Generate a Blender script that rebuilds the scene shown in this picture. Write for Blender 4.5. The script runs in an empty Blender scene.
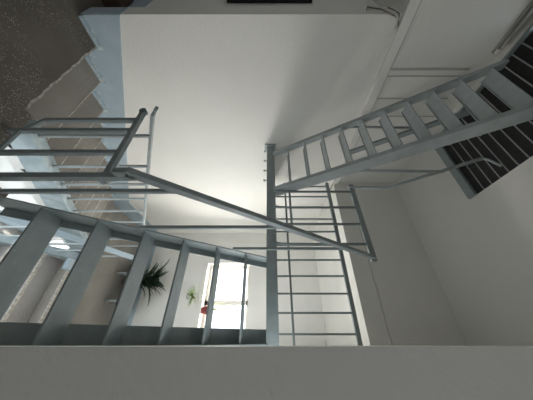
import bpy, math, random
from mathutils import Vector, Matrix
R = random.Random(7)
scene = bpy.context.scene
C = scene.collection
EYE = 1.53            # eye height over the stair-head floor; all z below are written relative to the eye
def V(x, y, z): return Vector((x, y, z + EYE))

# ------------------------------------------------------------------ camera
cam_d = bpy.data.cameras.new('camera'); cam = bpy.data.objects.new('camera', cam_d); C.objects.link(cam)
s_, c_ = 0.5635, 0.8261
cam_d.sensor_fit = 'HORIZONTAL'; cam_d.sensor_width = 36.0
cam_d.lens = 205.0 / 533.0 * 36.0
cam_d.shift_x = -1.5 / 533.0
cam_d.clip_start = 0.02; cam_d.clip_end = 100
M = Matrix(((0, -c_, s_), (0, -s_, -c_), (1, 0, 0))).to_4x4()      # phone held on its side: picture right is up
M.translation = V(0, 0, 0)
cam.matrix_world = M
scene.camera = cam

# ------------------------------------------------------------------ world, sun, daylight, added fill lamps
w = bpy.data.worlds.new('sky'); scene.world = w; w.use_nodes = True
bg = w.node_tree.nodes['Background']; bg.inputs[0].default_value = (0.86, 0.94, 1.0, 1); bg.inputs[1].default_value = 3.0
def lamp(name, kind, loc, direction, energy, color=(1, 1, 1), size=None, size_y=None, angle=None):
    d = bpy.data.lights.new(name, kind); d.energy = energy; d.color = color
    if kind == 'AREA':
        d.shape = 'RECTANGLE'; d.size = size; d.size_y = size_y
    if angle is not None: d.angle = angle
    o = bpy.data.objects.new(name, d); C.objects.link(o); o.location = V(*loc)
    o.rotation_euler = Vector(direction).to_track_quat('-Z', 'Y').to_euler()
    return o
lamp('sun', 'SUN', (0, 9, 8), (-0.10, -0.55, -1.0), 6.0, (1, 0.95, 0.85), angle=0.009)
lamp('window_daylight', 'AREA', (-0.70, 5.12, -0.74), (0, -1, 0.06), 115, (1.0, 0.95, 0.87), 1.5, 1.0)
lamp('lower_window_daylight', 'AREA', (-1.0, 5.12, -4.4), (0, -1, 0), 290, (0.80, 0.91, 1.0), 2.0, 2.2)
lamp('hall_fill_light', 'AREA', (-4.0, -1.2, 0.1), (1, 0.1, 0.0), 4, (0.88, 0.95, 1.0), 1.6, 1.6)  # added fill from the hall behind the camera, no window built there
lamp('hall_side_fill_light', 'AREA', (1.45, -1.3, 0.55), (-1, 0.35, 0.1), 11.5, (0.88, 0.95, 1.0), 1.5, 0.9)  # added fill from the right of the hall, source unseen
lamp('right_side_fill_light', 'AREA', (0.14, 2.7, -0.25), (-1, 0, 0.0), 18, (0.92, 0.97, 1.0), 2.6, 1.0)  # added fill to even out the left wall, no window on this side

scene.view_settings.view_transform = 'Standard'
scene.view_settings.look = 'None'
scene.view_settings.gamma = 1
scene.view_settings.exposure = 0.15
scene.view_settings.use_curve_mapping = False
scene.cycles.use_denoising = True
scene.cycles.max_bounces = 10
scene.cycles.diffuse_bounces = 7

# ------------------------------------------------------------------ materials
def mat(name, col, rough=0.6, metal=0.0, noise=None, bump=None, spec=0.4):
    m = bpy.data.materials.new(name); m.use_nodes = True
    nt = m.node_tree; b = nt.nodes['Principled BSDF']
    b.inputs['Base Color'].default_value = (*col, 1); b.inputs['Roughness'].default_value = rough
    b.inputs['Metallic'].default_value = metal; b.inputs['Specular IOR Level'].default_value = spec
    tc = nt.nodes.new('ShaderNodeTexCoord')
    if noise:
        sc, col2, lo, hi = noise
        n = nt.nodes.new('ShaderNodeTexNoise'); n.inputs['Scale'].default_value = sc; n.inputs['Detail'].default_value = 5
        nt.links.new(tc.outputs['Object'], n.inputs['Vector'])
        r = nt.nodes.new('ShaderNodeValToRGB')
        r.color_ramp.elements[0].position = lo; r.color_ramp.elements[1].position = hi
        r.color_ramp.elements[0].color = (*col, 1); r.color_ramp.elements[1].color = (*col2, 1)
        nt.links.new(n.outputs['Fac'], r.inputs['Fac']); nt.links.new(r.outputs['Color'], b.inputs['Base Color'])
    if bump:
        sc, st, di = bump
        n2 = nt.nodes.new('ShaderNodeTexNoise'); n2.inputs['Scale'].default_value = sc; n2.inputs['Detail'].default_value = 4
        nt.links.new(tc.outputs['Object'], n2.inputs['Vector'])
        bp = nt.nodes.new('ShaderNodeBump'); bp.inputs['Strength'].default_value = st; bp.inputs['Distance'].default_value = di
        nt.links.new(n2.outputs['Fac'], bp.inputs['Height']); nt.links.new(bp.outputs['Normal'], b.inputs['Normal'])
    return m
PLASTER = mat('white_plaster', (0.80, 0.79, 0.76), 0.75, noise=(1.6, (0.765, 0.755, 0.725), 0.35, 0.7), bump=(45, 0.4, 0.008), spec=0.25)
PLASTER_C = mat('ceiling_paint', (0.78, 0.77, 0.74), 0.8, noise=(1.2, (0.74, 0.73, 0.70), 0.3, 0.7), bump=(30, 0.12, 0.004), spec=0.2)
JOINT = mat('wall_joint', (0.48, 0.47, 0.44), 0.9)
DADO = mat('pale_blue_paint', (0.43, 0.52, 0.59), 0.5, noise=(5, (0.37, 0.46, 0.53), 0.35, 0.7), bump=(30, 0.25, 0.005))
SKIRT = mat('chipped_blue_skirting', (0.40, 0.50, 0.57), 0.5, noise=(26, (0.62, 0.66, 0.66), 0.52, 0.62), bump=(40, 0.4, 0.006))
CURB = mat('worn_blue_paint', (0.30, 0.37, 0.40), 0.5, noise=(9, (0.42, 0.49, 0.52), 0.4, 0.65), bump=(24, 0.3, 0.006))
STEEL = mat('grey_blue_steel_paint', (0.275, 0.32, 0.325), 0.42, noise=(14, (0.24, 0.28, 0.285), 0.35, 0.7), bump=(60, 0.06, 0.002), spec=0.45)
def chips(m, sc, lo, hi, col):
    nt = m.node_tree; b = nt.nodes['Principled BSDF']; src = b.inputs['Base Color'].links[0].from_socket
    tc = nt.nodes.new('ShaderNodeTexCoord'); n = nt.nodes.new('ShaderNodeTexNoise'); n.inputs['Scale'].default_value = sc; n.inputs['Detail'].default_value = 3
    mr = nt.nodes.new('ShaderNodeMapRange'); mr.inputs[1].default_value = lo; mr.inputs[2].default_value = hi
    mx = nt.nodes.new('ShaderNodeMix'); mx.data_type = 'RGBA'; mx.inputs[7].default_value = (*col, 1)
    nt.links.new(tc.outputs['Object'], n.inputs['Vector']); nt.links.new(n.outputs['Fac'], mr.inputs[0]); nt.links.new(mr.outputs[0], mx.inputs[0])
    nt.links.new(src, mx.inputs[6]); nt.links.new(mx.outputs[2], b.inputs['Base Color'])
chips(STEEL, 48, .70, .76, (.42, .44, .43))
chips(DADO, 26, .66, .72, (.66, .69, .70))
STEEL_L = mat('pale_or_lit_steel', (0.40, 0.44, 0.45), 0.38, noise=(12, (0.34, 0.38, 0.39), 0.35, 0.7), spec=0.5)  # for pale steel parts, and for light painted onto the concrete-stair railing
BLACK = mat('black_panel', (0.012, 0.012, 0.013), 0.6, noise=(20, (0.02, 0.02, 0.02), 0.4, 0.7))
RIB = mat('hatch_rib', (0.34, 0.35, 0.35), 0.6)
MORTAR = mat('pale_mortar', (0.60, 0.57, 0.52), 0.9, noise=(30, (0.40, 0.37, 0.33), 0.4, 0.6), bump=(60, 0.5, 0.01))
TUBE = mat('lamp_tube', (0.42, 0.42, 0.40), 0.4)
GALV = mat('galvanised_grey', (0.33, 0.33, 0.32), 0.5)
CABLE = mat('cable', (0.05, 0.05, 0.05), 0.6)
CABLE_W = mat('white_conduit', (0.62, 0.60, 0.56), 0.6)
FRAME = mat('window_white', (0.78, 0.76, 0.72), 0.5)
POT_R = mat('terracotta_red', (0.25, 0.05, 0.05), 0.6)
POT_D = mat('dark_pot', (0.10, 0.09, 0.08), 0.7)
POT_W = mat('pale_pot', (0.62, 0.64, 0.62), 0.6)
LEAF_D = mat('dark_leaf', (0.055, 0.095, 0.065), 0.5, noise=(20, (0.085, 0.13, 0.085), 0.4, 0.7))
LEAF_L = mat('light_leaf', (0.30, 0.42, 0.16), 0.5, noise=(20, (0.4, 0.5, 0.22), 0.4, 0.7))
WOOD_D = mat('dark_wood', (0.06, 0.035, 0.022), 0.6, noise=(10, (0.09, 0.055, 0.035), 0.4, 0.7))
BENCH = mat('bench_dark', (0.06, 0.055, 0.05), 0.6)
def terrazzo(name, base, base2, chip, chip_scale, amount):
    m = bpy.data.materials.new(name); m.use_nodes = True
    nt = m.node_tree; b = nt.nodes['Principled BSDF']; b.inputs['Roughness'].default_value = 0.55
    b.inputs['Specular IOR Level'].default_value = 0.3
    tc = nt.nodes.new('ShaderNodeTexCoord')
    n = nt.nodes.new('ShaderNodeTexNoise'); n.inputs['Scale'].default_value = 3.2; n.inputs['Detail'].default_value = 6
    r = nt.nodes.new('ShaderNodeValToRGB'); r.color_ramp.elements[0].position = .35; r.color_ramp.elements[1].position = .7
    r.color_ramp.elements[0].color = (*base, 1); r.color_ramp.elements[1].color = (*base2, 1)
    v = nt.nodes.new('ShaderNodeTexVoronoi'); v.inputs['Scale'].default_value = chip_scale; v.inputs['Randomness'].default_value = 1
    sep = nt.nodes.new('ShaderNodeSeparateColor')
    lt = nt.nodes.new('ShaderNodeMath'); lt.operation = 'LESS_THAN'; lt.inputs[1].default_value = 0.34
    pick = nt.nodes.new('ShaderNodeMath'); pick.operation = 'LESS_THAN'; pick.inputs[1].default_value = amount
    big = nt.nodes.new('ShaderNodeTexNoise'); big.inputs['Scale'].default_value = 2.3
    bl = nt.nodes.new('ShaderNodeMapRange'); bl.inputs[1].default_value = .42; bl.inputs[2].default_value = .6
    mu = nt.nodes.new('ShaderNodeMath'); mu.operation = 'MULTIPLY'; mu2 = nt.nodes.new('ShaderNodeMath'); mu2.operation = 'MULTIPLY'
    mix = nt.nodes.new('ShaderNodeMix'); mix.data_type = 'RGBA'; mix.inputs[7].default_value = (*chip, 1)
    L = nt.links.new
    for t in (n, v, big): L(tc.outputs['Object'], t.inputs['Vector'])
    L(n.outputs['Fac'], r.inputs['Fac']); L(v.outputs['Distance'], lt.inputs[0]); L(v.outputs['Color'], sep.inputs[0]); L(sep.outputs[0], pick.inputs[0])
    L(lt.outputs[0], mu.inputs[0]); L(pick.outputs[0], mu.inputs[1]); L(big.outputs['Fac'], bl.inputs[0]); L(mu.outputs[0], mu2.inputs[0]); L(bl.outputs[0], mu2.inputs[1])
    L(mu2.outputs[0], mix.inputs[0]); L(r.outputs['Color'], mix.inputs[6]); L(mix.outputs[2], b.inputs['Base Color'])
    return m
TERR = terrazzo('speckled_terrazzo', (0.115, 0.102, 0.085), (0.155, 0.138, 0.115), (0.40, 0.37, 0.33), 120, 0.35)
TREADM = terrazzo('worn_step_concrete', (0.225, 0.21, 0.19), (0.30, 0.28, 0.255), (0.36, 0.34, 0.3), 60, 0.2)
LANDM = terrazzo('grey_landing_terrazzo', (0.29, 0.27, 0.24), (0.36, 0.34, 0.305), (0.5, 0.48, 0.44), 70, 0.15)
LILAC = terrazzo('pale_grey_step', (0.36, 0.35, 0.35), (0.30, 0.28, 0.26), (0.5, 0.48, 0.46), 60, 0.15)
def glass():
    m = bpy.data.materials.new('window_glass'); m.use_nodes = True
    nt = m.node_tree; nt.nodes.remove(nt.nodes['Principled BSDF']); out = nt.nodes['Material Output']
    t = nt.nodes.new('ShaderNodeBsdfTransparent'); g = nt.nodes.new('ShaderNodeBsdfGlossy'); g.inputs['Roughness'].default_value = .02
    fr = nt.nodes.new('ShaderNodeFresnel'); fr.inputs[0].default_value = 1.3
    mx = nt.nodes.new('ShaderNodeMixShader')
    nt.links.new(fr.outputs[0], mx.inputs[0]); nt.links.new(t.outputs[0], mx.inputs[1]); nt.links.new(g.outputs[0], mx.inputs[2]); nt.links.new(mx.outputs[0], out.inputs[0])
    return m
GLASS = glass()

# ------------------------------------------------------------------ mesh helpers
class MB:
    def __init__(s): s.v = []; s.f = []; s.smooth = False
    def add(s, vs, fs):
        o = len(s.v); s.v += [Vector(v) for v in vs]; s.f += [tuple(i + o for i in f) for f in fs]
        return s
    def box(s, x0, x1, y0, y1, z0, z1):
        vs = [(x, y, z) for x in (x0, x1) for y in (y0, y1) for z in (z0, z1)]
        return s.add(vs, [(0, 1, 3, 2), (4, 6, 7, 5), (0, 4, 5, 1), (2, 3, 7, 6), (0, 2, 6, 4), (1, 5, 7, 3)])
    def prism_x(s, pts, x0, x1):            # polygon in (y, z) swept along x
        n = len(pts)
        vs = [(x0, y, z) for y, z in pts] + [(x1, y, z) for y, z in pts]
        fs = [tuple(range(n)), tuple(range(2 * n - 1, n - 1, -1))] + [(i, i + n, (i + 1) % n + n, (i + 1) % n) for i in range(n)]
        return s.add(vs, fs)
    def bar(s, a, b, wd, ht, side=(1, 0, 0)):   # straight rectangular bar; wd along side, ht across
        a, b = Vector(a), Vector(b); d = (b - a).normalized(); sd = Vector(side); sd = (sd - d * sd.dot(d)).normalized(); up = d.cross(sd)
        vs = []
        for p in (a, b):
            for i, j in ((-1, -1), (1, -1), (1, 1), (-1, 1)): vs.append(p + sd * i * wd / 2 + up * j * ht / 2)
        return s.add(vs, [(3, 2, 1, 0), (4, 5, 6, 7), (0, 1, 5, 4), (1, 2, 6, 5), (2, 3, 7, 6), (3, 0, 4, 7)])
    def tube(s, pts, r, n=10):
        pts = [Vector(p) for p in pts]; o = len(s.v); ref = None
        for i, p in enumerate(pts):
            d = (pts[min(i + 1, len(pts) - 1)] - pts[max(i - 1, 0)]).normalized()
            if ref is None: ref = Vector((0, 0, 1)) if abs(d.z) < .8 else Vector((1, 0, 0))
            a = (ref - d * ref.dot(d)).normalized(); b = d.cross(a); ref = a
            rr = r[i] if isinstance(r, (list, tuple)) else r
            for k in range(n):
                t = 2 * math.pi * k / n; s.v.append(p + a * math.cos(t) * rr + b * math.sin(t) * rr)
        for i in range(len(pts) - 1):
            for k in range(n):
                s.f.append((o + i * n + k, o + i * n + (k + 1) % n, o + (i + 1) * n + (k + 1) % n, o + (i + 1) * n + k))
        s.f.append(tuple(o + k for k in range(n - 1, -1, -1))); e = o + (len(pts) - 1) * n; s.f.append(tuple(e + k for k in range(n)))
        s.smooth = True
        return s
    def lathe(s, x, y, prof, n=20):
        return s.tube([(x, y, z) for _, z in prof], [max(r, .0005) for r, _ in prof], n)
    def leaf(s, base, az, el, ln, wd, droop=.5, seg=7):
        h = Vector((math.cos(az), math.sin(az), 0)); side = Vector((-math.sin(az), math.cos(az), 0))
        p = Vector(base); e = el; o = len(s.v)
        for i in range(seg + 1):
            t = i / seg; hw = wd * (math.sin(math.pi * min(1, .12 + .88 * t)) ** .8) + .001
            nrm = side.cross(h * math.cos(e) + Vector((0, 0, math.sin(e))))
            s.v += [p - side * hw + nrm * hw * .25, p.copy(), p + side * hw + nrm * hw * .25]
            p = p + (h * math.cos(e) + Vector((0, 0, math.sin(e)))) * ln / seg; e -= droop / seg
        for i in range(seg):
            a = o + i * 3
            s.f += [(a, a + 1, a + 4, a + 3), (a + 1, a + 2, a + 5, a + 4)]
        return s
    def build(s, name, m, parent=None, bevel=0.0):
        off = parent_world(parent)
        me = bpy.data.meshes.new(name)
        me.from_pydata([(v.x - off.x, v.y - off.y, v.z + EYE - off.z) for v in s.v], [], s.f)
        me.validate(); me.update()
        import bmesh
        bm = bmesh.new(); bm.from_mesh(me); bmesh.ops.recalc_face_normals(bm, faces=bm.faces); bm.to_mesh(me); bm.free()
        if s.smooth:
            for p in me.polygons: p.use_smooth = len(p.vertices) == 4
        o = bpy.data.objects.new(name, me); C.objects.link(o); me.materials.append(m)
        if parent: o.parent = parent
        if bevel:
            b = o.modifiers.new('bevel', 'BEVEL'); b.width = bevel; b.segments = 2; b.limit_method = 'ANGLE'
        return o
def parent_world(p):
    v = Vector((0, 0, 0))
    while p: v += p.location; p = p.parent
    return v
def thing(name, label, cat, loc, group=None):
    o = bpy.data.objects.new(name, None); C.objects.link(o); o.location = V(*loc); o.empty_display_size = .1
    return tag(o, label, cat, group)
def tag(o, label, cat, group=None):
    o['label'] = label; o['category'] = cat
    if group: o['group'] = group
    return o
def struct(o): o['kind'] = 'structure'; return o
def shift_copy(o, parent, dx, dy, dz):
    c = o.copy(); C.objects.link(c); c.parent = parent; c.location = o.location + Vector((dx, dy, dz)); return c

# ------------------------------------------------------------------ heights and stations
FL = -1.53; MID = -3.024; LOW = -6.0; SLAB = 1.10; CEIL = 2.15
XL = -2.20; YW = 4.69; YE = 0.53; YB = 2.70
def nos(y): return FL - .548 * (y - .74)

# ------------------------------------------------------------------ structure
struct(MB().box(XL - .20, XL, YE, YW + .3, LOW - .2, SLAB).build('wall_left', PLASTER))
struct(MB().box(-4.2, XL - .17, .60, .75, FL, SLAB).build('wall_hall_side', PLASTER))
# parapet wall over the slab, set back a little, with the upright board joints
struct(MB().box(XL - .25, XL - .0, -.6, YB, SLAB + .085, CEIL + .2).build('wall_left_upper', PLASTER))
struct(MB().box(XL - .25, XL + .035, -.6, YB + .25, SLAB, SLAB + .085).build('trim_1', PLASTER))
j = MB()
for y, wd in ((.93, .02), (1.0, .012), (1.23, .014), (1.45, .012)):
    j.box(XL - .01, XL + .004, y, y + wd, SLAB + .086, 1.98)
j.box(XL - .01, XL + .0365, -.6, YB, SLAB + .082, SLAB + .089)
struct(j.build('trim_2', JOINT))
struct(MB().box(-4.2, .6, YB, YB + .25, SLAB, SLAB + .236).build('trim_3', PLASTER))
struct(MB().box(XL - .25, .6, YB + .004, YB + .25, SLAB + .237, CEIL + .2).build('wall_far_upper', PLASTER))
ck = MB(); ck.tube([(-1.35 + .05 * i, YB - .0005, SLAB + .236 + R.uniform(-.006, .006)) for i in range(29)], .0045, 5)
struct(ck.build('trim_5', JOINT))
struct(MB().box(-4.2, .6, YB + .25, YW + .3, SLAB, SLAB + .2).build('ceiling_lower', PLASTER))
HX0, HX1, HY0, HY1 = -2.10, -1.235, .45, 1.79     # roof hatch opening
cl = MB()
cl.box(XL - .25, .6, HY1, YB + .25, CEIL, CEIL + .2).box(XL - .25, .6, -.6, HY0, CEIL, CEIL + .2)
cl.box(HX1, .6, HY0, HY1, CEIL, CEIL + .2).box(XL - .25, HX0, HY0, HY1, CEIL, CEIL + .2)
struct(cl.build('ceiling', PLASTER_C))
struct(MB().box(.012, .5, YE, YE + .10, LOW - .2, CEIL + .2).box(.16, .5, YE + .10, YW + .3, LOW - .2, CEIL + .2).build('wall_right', PLASTER))
# back wall with two window openings
WX0, WX1, WZ0, WZ1 = -1.45, -.02, -1.37, -.42
LX0, LX1, LZ0, LZ1 = -2.0, -.1, -5.6, -3.5
bw = MB()
for x0, x1, z0, z1 in ((XL, WX0, -3.3, SLAB), (WX1, .16, -3.3, SLAB), (WX0, WX1, WZ1, SLAB), (WX0, WX1, -3.3, WZ0),
                       (XL, LX0, LOW - .2, -3.3), (LX1, .16, LOW - .2, -3.3), (LX0, LX1, LZ1, -3.3), (LX0, LX1, LOW - .2, LZ0)):
    bw.box(x0, x1, YW, YW + .30, z0, z1)
struct(bw.build('wall_back', PLASTER))
# floors
fl = MB(); fl.box(-4.2, -1.2, -3.0, .74, FL - .2, FL).box(-1.2, 1.5, -3.0, .80, FL - .2, FL).box(-.72, .02, .80, .98, FL - .2, FL)
struct(fl.build('floor', TERR))
struct(MB().box(XL, .155, 3.164, YW, MID - .18, MID).build('floor_half_landing', LANDM))
struct(MB().box(XL, .155, -.5, YW, LOW - .2, LOW).build('floor_lower', TREADM))
# hall behind the camera
struct(MB().box(-4.35, -4.2, -3.0, .75, FL, SLAB).build('wall_hall_left', PLASTER))
struct(MB().box(1.5, 1.65, -3.0, YE, FL, CEIL).build('wall_hall_right', PLASTER))
struct(MB().box(.5, 1.5, YE, YE + .15, FL, CEIL).build('wall_hall_far', PLASTER))
struct(MB().box(-4.35, 1.65, -3.15, -3.0, FL, SLAB).build('wall_hall_back', PLASTER))
struct(MB().box(-4.35, 1.65, -3.15, -.6, SLAB, SLAB + .2).box(-4.35, XL - .25, -.6, .75, SLAB, SLAB + .2).box(.6, 1.65, -.6, YE, CEIL, CEIL + .2).build('ceiling_hall', PLASTER_C))
struct(MB().box(XL - .25, 1.65, -.75, -.6, SLAB + .2, CEIL + .2).build('wall_near_upper', PLASTER))
# unseen slab added outside to keep direct sun out of the window
struct(MB().box(-3.0, 1.0, YW + .32, YW + 2.2, -.20, -.05).build('sun_block_slab', PLASTER))

# painted dado running down with the steps
d = MB()
poly = [(YE, FL), (YE, -1.21), (3.35, -2.70), (YW, -2.70), (YW, MID), (3.164, MID)]
d.prism_x([(YE - .004, FL - .0), (YE - .004, -1.21), (3.33, -2.70), (YW, -2.70), (YW, MID), (3.164, MID)], XL, XL + .006)
struct(d.build('baseboard_left', DADO))
d = MB().box(XL - .17, XL + .006, YE - .006, YE, FL, -1.21).box(-4.2, XL - .17, .594, .60, FL, -1.21)
struct(d.build('baseboard_hall', DADO))
struct(MB().box(XL + .006, .155, YW - .012, YW, MID, -2.68).build('baseboard_back', DADO))
struct(MB().box(XL, XL + .006, 1.0, YW, LOW, LOW + .36).box(XL, .02, YW - .008, YW, LOW, LOW + .36).build('baseboard_lower', DADO))

# ------------------------------------------------------------------ concrete stairs
XC = -1.25
def steps_down(root):
    for k in range(8):
        z = FL - .166 * (k + 1); y = .74 + .303 * k
        MB().box(XL + .006, XC, y, y + .303, z - .17, z).build('step', TREADM, root)
t = thing('concrete_staircase', 'worn brown concrete stairs going down along the white left wall', 'stairs', (-1.7, .74, FL - .2))
steps_down(t)
MB().prism_x([(.74, FL - .17), (3.164, MID - .02), (3.164, MID - .24), (.74, FL - .39)], XL + .006, XC).build('waist_slab', PLASTER, t)
o = MB().prism_x([(.85, nos(.85) + .012), (3.164, nos(3.164) + .02), (3.164, MID - .10), (.85, FL - .23)], XC + .001, XC + .10).build('curb', CURB, t, .006); o['label'] = 'pale blue painted curb'
n = MB(); x = XL + .03
pts = []
while x < XC + .06:
    pts.append((x, .742 + R.uniform(-.008, .006))); x += .045
for (x0, y0), (x1, y1) in zip(pts, pts[1:]):
    n.add([(x0, y0 - .007, FL + .001), (x1, y1 - .007, FL + .001), (x1, y1 + .006, FL + .003), (x0, y0 + .006, FL + .003),
           (x0, y0 - .007, FL - .01), (x1, y1 - .007, FL - .01), (x1, y1 + .006, FL - .02), (x0, y0 + .006, FL - .02)],
          [(0, 1, 2, 3), (7, 6, 5, 4), (0, 4, 5, 1), (1, 5, 6, 2), (2, 6, 7, 3), (3, 7, 4, 0)])
o = n.build('nosing_edge', MORTAR, t); o['label'] = 'broken pale mortar edge of the top step'
for k in range(7):
    z = FL - .166 * (k + 1); y = .74 + .303 * (k + 1)
    MB().box(XL + .02, XC, y - .006, y + .003, z - .012, z + .002).build('nosing_edge', MORTAR, t)
for k in range(-1, 8):           # raised skirting strip following each tread
    z = FL - .166 * (k + 1); y = .74 + .303 * k
    a = MB()
    y0 = max(y, YE); a.box(XL + .006, XL + .045, y0, y + .303, z, z + .03)
    if k >= 0: a.box(XL + .006, XL + .030, y, y + .03, z + .03, z + .19)
    o = a.build('skirting_strip', SKIRT, t); o['label'] = 'pale blue skirting strip'

t = thing('lower_concrete_staircase', 'grey concrete steps going down from the half landing below the steel treads', 'stairs', (-.5, 3.16, MID - .4))
for k in range(8):
    z = MID - .166 * (k + 1); y = 3.16 - .303 * k
    MB().box(-1.02, .02, y - .303, y, z - .17, z).build('step', LILAC, t)
for k in range(8):
    z = MID - .166 * k; y = 3.16 - .303 * k
    o = MB().box(-1.02, .02, y - .004, y + .035, z - .02, z + .002).build('nosing_edge', MORTAR, t); o['label'] = 'pale worn step edge'
MB().prism_x([(3.16, MID - .19), (.74, -4.53), (.74, -4.75), (3.16, MID - .41)], -1.02, .02).build('waist_slab', PLASTER, t)
o = MB().prism_x([(3.16, MID + .12), (.74, -4.40), (.74, -4.55), (3.16, MID - .18)], -1.12, -1.021).build('curb', CURB, t, .006); o['label'] = 'pale blue painted curb'

o = MB().box(-1.02, -.86, 3.04, 3.20, MID, MID + .06).build('curb_end', DADO, t, .006); o['label'] = 'pale blue painted block at the top of the curb'
# railing of the concrete stairs
def hr(y): return -.711 - .54 * (y - .716)
t = thing('stair_railing', 'steel railing toned pale as if lit, sloping down the open side of the concrete stairs', 'railing', (-1.2, .75, FL))
MB().bar((-1.215, .79, hr(.79)), (-1.215, 3.15, hr(3.15)), .04, .022).build('handrail', STEEL_L, t, .004)  # pale tone stands in for light falling on top of the rail
MB().bar((-1.215, .80, hr(.8)), (-1.215, .745, hr(.8) + .05), .036, .02).build('rail_end', STEEL, t, .004)
for y in (.95, 1.26, 1.50, 1.74, 1.98, 2.24, 2.5, 2.76, 3.02):
    MB().bar((-1.2, y, nos(y) - .01), (-1.2, y, hr(y)), .020, .020, (1, 0, 0)).build('baluster', STEEL_L, t, .003)
t = thing('lower_stair_railing', 'pale blue railing along the steps below the half landing', 'railing', (-1.07, 3.1, MID))
MB().bar((-1.07, 3.18, -2.13), (-1.07, 1.2, -3.05), .07, .03).build('handrail', DADO, t, .004)
for i in range(8):
    y = 3.12 - .25 * i
    MB().bar((-1.07, y, MID + .09 - .548 * (3.16 - y)), (-1.07, y, -2.13 - .465 * (3.18 - y)), .02, .02).build('baluster', STEEL_L, t)

# guard at the floor edge beside the foot of the steel stairs
t = thing('floor_guard_railing', 'short grey steel guard at the floor edge beside the foot of the steel stairs', 'railing', (-.9, .77, FL))
MB().bar((-1.205, .77, -.80), (-.625, .77, -.80), .03, .028, (0, 1, 0)).build('top_rail', STEEL, t, .004)
MB().bar((-1.03, .765, FL + .075), (-.65, .765, FL + .075), .018, .018, (0, 1, 0)).build('bottom_rail', STEEL, t, .003)
MB().bar((-1.12, .77, FL + .15), (-1.12, .77, -.80), .026, .026).bar((-1.125, .77, FL + .16), (-1.02, .77, FL + .085), .024, .024, (0, 1, 0)).build('baluster', STEEL, t, .003)
for x in (-1.02, -.835):
    MB().bar((x, .77, FL), (x, .77, -.80), .026, .026).build('baluster', STEEL, t, .003)
MB().tube([(-1.21, .755, -.80), (-1.21, .785, -.80)], .022, 14).build('end_cap', STEEL, t)

# ------------------------------------------------------------------ steel stairs: lower flight
X0, X1 = -.63, -.065
def l1(z): return .904 + (z + 1.44) / 1.45
t = thing('steel_stair_flight', 'grey-blue open steel stair flight rising from the floor to the landing', 'stairs', (-.35, .9, FL))
TH = .275
def stringer1(xw, sgn, fl):
    m = MB(); zt = .03
    P = lambda a: [(l1(FL) + a[0], FL), (l1(zt) + a[0], zt), (l1(zt) + a[1], zt), (l1(FL) + a[1], FL)]
    m.prism_x(P((0, TH)), min(xw, xw + sgn * .008), max(xw, xw + sgn * .008))
    for a, f in (((.168, .178), fl),):
        m.prism_x(P(a), min(xw, xw - sgn * f), max(xw, xw - sgn * f))
    return m
stringer1(X0 - .003, -1, .045).build('stringer', STEEL, t); stringer1(X1 + .093, 1, .10).build('stringer', STEEL, t)
RISE = .2225
z = FL + RISE; y = l1(z)
def tread_mb(x0, x1, y, z, dep, lip):
    m = MB(); m.box(x0, x1, y, y + dep, z - .006, z)
    m.box(x0, x1, y, y + .005, z - lip, z - .006).box(x0, x1, y + dep - .005, y + dep, z - lip, z - .006)
    return m
tr = tread_mb(X0 - .004, X1 + .092, y + .012, z, .15, .012).build('tread', STEEL, t)
for k in range(1, 6): shift_copy(tr, t, 0, k * RISE / 1.45, k * RISE)
HB, HT = Vector((X0, .76, -.635 - .09)), Vector((X0 + .0, 1.875, .985))
hz = lambda y: -.635 + 1.378 * (y - .70)
MB().bar((X0, .695, hz(.695)), HT, .03, .045).bar((X0, .70, -.70), (X0, .70, -.63), .03, .036).build('handrail', STEEL, t, .003)
MB().bar((X0, .73, FL), (X0, .73, hz(.73) - .02), .030, .032).build('newel_post', STEEL, t, .003)
for y in (.86, 1.276, 1.677):
    MB().bar((X0 - .012, y, max(FL, FL + 1.45 * (y - .842) + .02)), (X0 - .012, y, hz(y)), .022, .022).build('baluster', STEEL, t, .003)

# ------------------------------------------------------------------ landing
t = thing('steel_landing', 'grey steel landing platform at eye level joining the two steel flights', 'landing', (-1.1, 2.2, -.02))
Z0, Z1 = -.015, .085
m = MB(); m.box(XL + .02, .12, 1.90, 1.906, Z0, Z1).box(XL + .02, .12, 1.906, 1.955, Z1 - .007, Z1).box(XL + .02, .12, 1.906, 1.955, Z0, Z0 + .007)
m.build('edge_beam', STEEL, t)
MB().box(XL + .02, .12, 2.63, 2.69, Z0, Z1).build('edge_beam', STEEL, t)
for x in (XL + .02, -1.46, -.70, .05): MB().box(x, x + .05, 1.956, 2.63, Z0 + .01, Z1 - .014).build('cross_beam', STEEL, t)
MB().box(XL + .02, .12, 1.956, 2.63, Z1 - .014, Z1 - .004).build('deck_plate', STEEL, t)
o = MB().box(XL, XL + .018, 1.87, 1.97, Z0 - .03, Z1 + .02).build('end_plate', STEEL_L, t); o['label'] = 'pale end plate fixed to the wall'
b0 = MB().tube([(-2.11, 1.925, Z0 - .0), (-2.11, 1.925, Z0 - .02)], .007, 6).tube([(-2.11, 1.925, Z0 - .02), (-2.11, 1.925, Z0 - .04)], .016, 6).build('bolt', STEEL_L, t)
for dx in (.18, .35, .51): shift_copy(b0, t, dx, 0, 0)

YF = 2.66
t = thing('far_guard_railing', 'steel railing with many thin bars along the far edge of the landing', 'railing', (-1.1, YF, Z1))
MB().bar((XL + .05, YF, .975), (.12, YF, .975), .04, .05, (0, 1, 0)).build('top_rail', STEEL, t, .004)
MB().bar((XL + .05, YF - .012, .275), (.12, YF - .012, .275), .012, .026, (0, 1, 0)).build('middle_rail', STEEL, t)
b0 = MB().bar((-.05, YF, Z1), (-.05, YF, .955), .020, .020).build('baluster', STEEL, t)
for i in range(1, 11): shift_copy(b0, t, -.203 * i, 0, 0)

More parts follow.
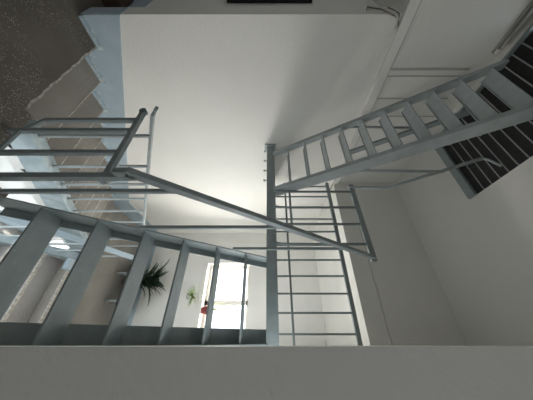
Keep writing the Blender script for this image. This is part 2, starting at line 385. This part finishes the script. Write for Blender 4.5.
t = thing('near_guard_railing', 'steel guard across the landing gap between the two stair flights', 'railing', (-1.03, 1.9, Z1))
MB().bar((-1.50, 1.89, .965), (-.60, 1.89, .985), .03, .055, (0, 1, 0)).build('top_rail', STEEL, t, .004)
for x in (-1.40, -1.187, -.985, -.768):
    MB().tube([(x, 1.885, .95), (x, 1.885, .20), (x, 1.878, .13), (x - .012, 1.885, .085), (x - .012, 1.90, .06)], .0135, 8).build('baluster', STEEL, t)
MB().bar((-1.46, 1.885, .245), (-.9, 1.885, .245), .012, .022, (0, 1, 0)).build('bottom_rail', STEEL, t)

# ------------------------------------------------------------------ steel stairs: upper flight
A0, A1 = -2.0, -1.46
def la(z): return 1.845 - (z - .10) / 1.89
t = thing('steel_stair_flight', 'grey-blue open steel stair flight climbing along the left wall to the dark roof hatch', 'stairs', (-1.73, 1.85, Z1))
def stringer2(x0, x1, T2):
    zb, zt = Z1 - .02, 2.10
    m = MB(); P = lambda a, b: [(la(zb) + a, zb), (la(zt) + a, zt), (la(zt) + b, zt), (la(zb) + b, zb)]
    m.prism_x(P(0, T2), x0, x1)
    return m
stringer2(A0 - .045, A0, .075).build('stringer', STEEL_L, t, .004); stringer2(A1, A1 + .045, .16).build('stringer', STEEL_L, t, .004)
R2 = .194
z = Z1 + .178
tr = tread_mb(A0, A1, la(z) + .012, z, .125, .012).build('tread', STEEL_L, t)
bk = MB().prism_x([(la(z) + .12, z - .03), (la(z) + .195, z - .006), (la(z) + .195, z - .016), (la(z) + .15, z - .05)], A1 + .002, A1 + .03).build('tread_bracket', STEEL_L, t)
for k in range(1, 10):
    shift_copy(tr, t, 0, -k * R2 / 1.89, k * R2); shift_copy(bk, t, 0, -k * R2 / 1.89, k * R2)
MB().tube([(A1, 1.885, .93), (A1, 1.885, 1.36), (A1, 1.878, 1.40), (A1, 1.86, 1.44), (A1, 1.42, 2.09)], .017, 10).build('handrail', STEEL_L, t)
MB().tube([(A1, 1.42, 2.085), (A1 + .03, 1.41, 2.12), (A1 + .14, 1.38, 2.145)], .012, 8).build('rail_bracket', STEEL_L, t)
MB().tube([(A1 + .03, 1.56, .72), (A1 + .01, 1.60, 1.83)], .015, 8).build('rail_post', STEEL_L, t)
MB().bar((A0, 1.87, 1.0), (A0, 1.27, 2.14), .03, .065).build('handrail', STEEL, t)  # same paint as the flight; darker tone stands in for shade on it
MB().tube([(A0 - .02, 1.47, .80), (A0, 1.47, 1.76)], .013, 8).build('rail_post', STEEL, t)  # darker tone, matching the shade painted on the left handrail

# ------------------------------------------------------------------ roof hatch
t = thing('roof_hatch', 'black slatted roof hatch in the ceiling above the steel stairs', 'hatch', ((HX0 + HX1) / 2, 1.1, CEIL))
fb, ft = CEIL - .03, CEIL + .12
fr = MB(); fr.box(HX0, HX1, HY1 - .085, HY1, fb, ft).box(HX0, HX1, HY0, HY0 + .05, fb, ft)
fr.box(HX0, HX0 + .025, HY0 + .05, HY1 - .085, fb, ft).box(HX1 - .005, HX1, HY0 + .05, HY1 - .085, CEIL + .005, ft)
fr.build('frame', STEEL, t, .004)
y = HY1 - .085; pit = .0855
sl = MB().box(HX0 + .026, HX1 - .006, y - pit + .010, y - .001, CEIL + .0, CEIL + .03).build('slat', BLACK, t)
rb = MB().box(HX0 + .026, HX1 - .006, y - pit, y - pit + .009, CEIL - .004, CEIL + .03).build('rib', RIB, t)
for k in range(1, 13):
    shift_copy(sl, t, 0, -pit * k, 0); shift_copy(rb, t, 0, -pit * k, 0)

# ------------------------------------------------------------------ ceiling lamp, switch, panel, cables
t = thing('fluorescent_lamp', 'grey fluorescent batten lamp on the wall under the ceiling', 'lamp', (XL + .03, .2, 2.08))
MB().box(XL + .002, XL + .03, -.40, .80, 2.065, 2.105).build('body', GALV, t, .004)
MB().tube([(XL + .052, -.36, 2.085), (XL + .052, .76, 2.085)], .012, 12).build('tube', TUBE, t)
for y in (-.38, .775): MB().box(XL + .03, XL + .066, y - .018, y + .018, 2.066, 2.104).build('lamp_holder', FRAME, t, .003)
t = thing('electric_panel', 'dark electric panel box on the shaded wall left of the stairs', 'panel', (-2.9, .57, -.4))
MB().box(-3.4, -2.84, .53, .598, -.42, .45).build('box', BLACK, t, .006)
MB().box(-3.38, -2.86, .52, .53, -.40, .43).build('door', POT_D, t, .003)
tag(MB().box(-2.49, -2.44, .582, .599, -.05, .03).build('light_switch', POT_D, None, .003), 'small dark switch beside the electric panel', 'switch')
CABLE_G = mat('grey_cable', (0.16, 0.15, 0.14), 0.6)
t = thing('cable_bundle', 'loose cables at the top corner of the left wall', 'cable', (XL - .05, .52, .95))
def wob(pts): return [Vector(p) + Vector((R.uniform(-.006, .006), 0, R.uniform(-.008, .008))) for p in pts]
MB().tube(wob([(XL - .16, .57, .9), (XL - .13, .515, .86), (XL - .05, .51, .97), (XL + .01, .515, 1.02), (XL + .015, .56, 1.08), (XL + .012, .62, 1.085)]), .009, 8).build('cable', CABLE_W, t)
MB().tube(wob([(XL - .15, .56, 1.02), (XL - .10, .51, 1.0), (XL - .04, .51, 1.03), (XL + .012, .52, 1.07), (XL + .02, .60, 1.09)]), .005, 8).build('cable', CABLE_G, t)
MB().tube(wob([(XL - .14, .56, .84), (XL - .09, .505, .83), (XL - .03, .505, .93), (XL + .014, .52, .99), (XL + .02, .55, 1.09)]), .005, 8).build('cable', CABLE_G, t)
tag(MB().box(-2.85, -2.57, .40, .585, FL, FL + .17).build('wooden_block', WOOD_D, None, .01), 'dark brown wooden block on the floor by the shaded wall', 'block')

# ------------------------------------------------------------------ windows
w1 = struct(MB().box(WX0, WX1, YW - .03, YW + .22, WZ0 - .07, WZ0 + .012).build('window_1', FRAME))
ww = MB(); y0, y1 = YW + .20, YW + .26
for x in (WX0 + .01, -.70, WX1 - .06): ww.box(x, x + (.09 if x == -.70 else .05), y0, y1, WZ0 + .012, WZ1)
ww.box(WX0 + .06, WX1 - .06, y0, y1, WZ0 + .012, WZ0 + .07).box(WX0 + .06, WX1 - .06, y0, y1, WZ1 - .05, WZ1)
ww.build('window_frame', FRAME, w1)
MB().box(WX0 + .06, WX1 - .06, y0 + .025, y0 + .030, WZ0 + .07, WZ1 - .05).build('window_pane', GLASS, w1)
w2 = struct(MB().box(LX0, LX1, YW - .03, YW + .22, LZ0 - .03, LZ0).build('window_2', FRAME))
ww = MB(); n = 13
for i in range(n):
    x = LX0 + (LX1 - LX0) * i / (n - 1); ww.box(x - .045, x + .045, y0, y1, LZ0, LZ1)
ww.box(LX0, LX1, y0, y1, LZ0 + .9, LZ0 + .95)
ww.build('window_bars', FRAME, w2)

# ------------------------------------------------------------------ bench and plants on the half landing
t = thing('low_bench', 'low dark bench standing in front of the potted plant on the half landing', 'bench', (-.89, 4.18, MID))
MB().box(-1.28, -.50, 4.13, 4.38, -2.60, -2.57).build('seat', BENCH, t, .006)
MB().box(-1.26, -.52, 4.15, 4.36, -2.78, -2.601).build('apron_and_shade', BENCH, t, .006)  # dark block, part seat front, part painted shade under the bench
for x in (-1.10, -.60):
    for y in (4.18, 4.33): MB().tube([(x, y, MID), (x, y, -2.781)], .018, 10).build('leg', STEEL_L, t)
px, py, bz = -1.02, 4.53, MID
t = thing('potted_plant', 'leafy dark green plant in a pot behind the low bench', 'plant', (px, py, bz))
MB().lathe(px, py, [(.085, bz), (.095, bz + .02), (.125, bz + .29), (.135, bz + .29), (.135, bz + .33), (.118, bz + .33), (.11, bz + .29), (.0, bz + .29)]).build('pot', POT_D, t)
fo = MB()
for i in range(54):
    az = R.uniform(0, 2 * math.pi); el = R.uniform(.8, 1.5)
    fo.leaf((px + R.uniform(-.04, .04), py + R.uniform(-.03, .03), bz + .28 + R.uniform(0, .25)), az if math.sin(az) < .1 else -az, el, R.uniform(.38, .62), R.uniform(.036, .056), R.uniform(.4, .9))
fo.build('foliage', LEAF_D, t)
sx, sy, sz = -.50, YW + .06, WZ0 + .012
t = thing('flower_pot', 'small red flower pot with a leafy plant on the window sill', 'plant', (sx, sy, sz))
MB().lathe(sx, sy, [(.055, sz), (.06, sz + .01), (.082, sz + .12), (.09, sz + .12), (.09, sz + .15), (.072, sz + .15), (.066, sz + .12), (0, sz + .12)]).build('pot', POT_R, t)
fo = MB()
for i in range(26):
    fo.leaf((sx, sy, sz + .13), R.uniform(3.2, 6.2), R.uniform(.5, 1.4), R.uniform(.16, .30), R.uniform(.010, .018), R.uniform(.6, 1.3))
fo.build('foliage', LEAF_L, t)
px, pz = -.74, -1.68
t = thing('hanging_plant', 'small pale green plant in a wall pot below the window', 'plant', (px, YW - .07, pz))
MB().lathe(px, YW - .075, [(.04, pz), (.05, pz + .01), (.065, pz + .10), (.07, pz + .10), (.07, pz + .115), (.055, pz + .115), (.05, pz + .09), (0, pz + .09)]).build('pot', POT_W, t)
fo = MB()
for i in range(30):
    fo.leaf((px, YW - .08, pz + .10), R.uniform(3.3, 6.1), R.uniform(.2, 1.3), R.uniform(.16, .28), R.uniform(.008, .016), R.uniform(.8, 1.6))
fo.build('foliage', LEAF_L, t)
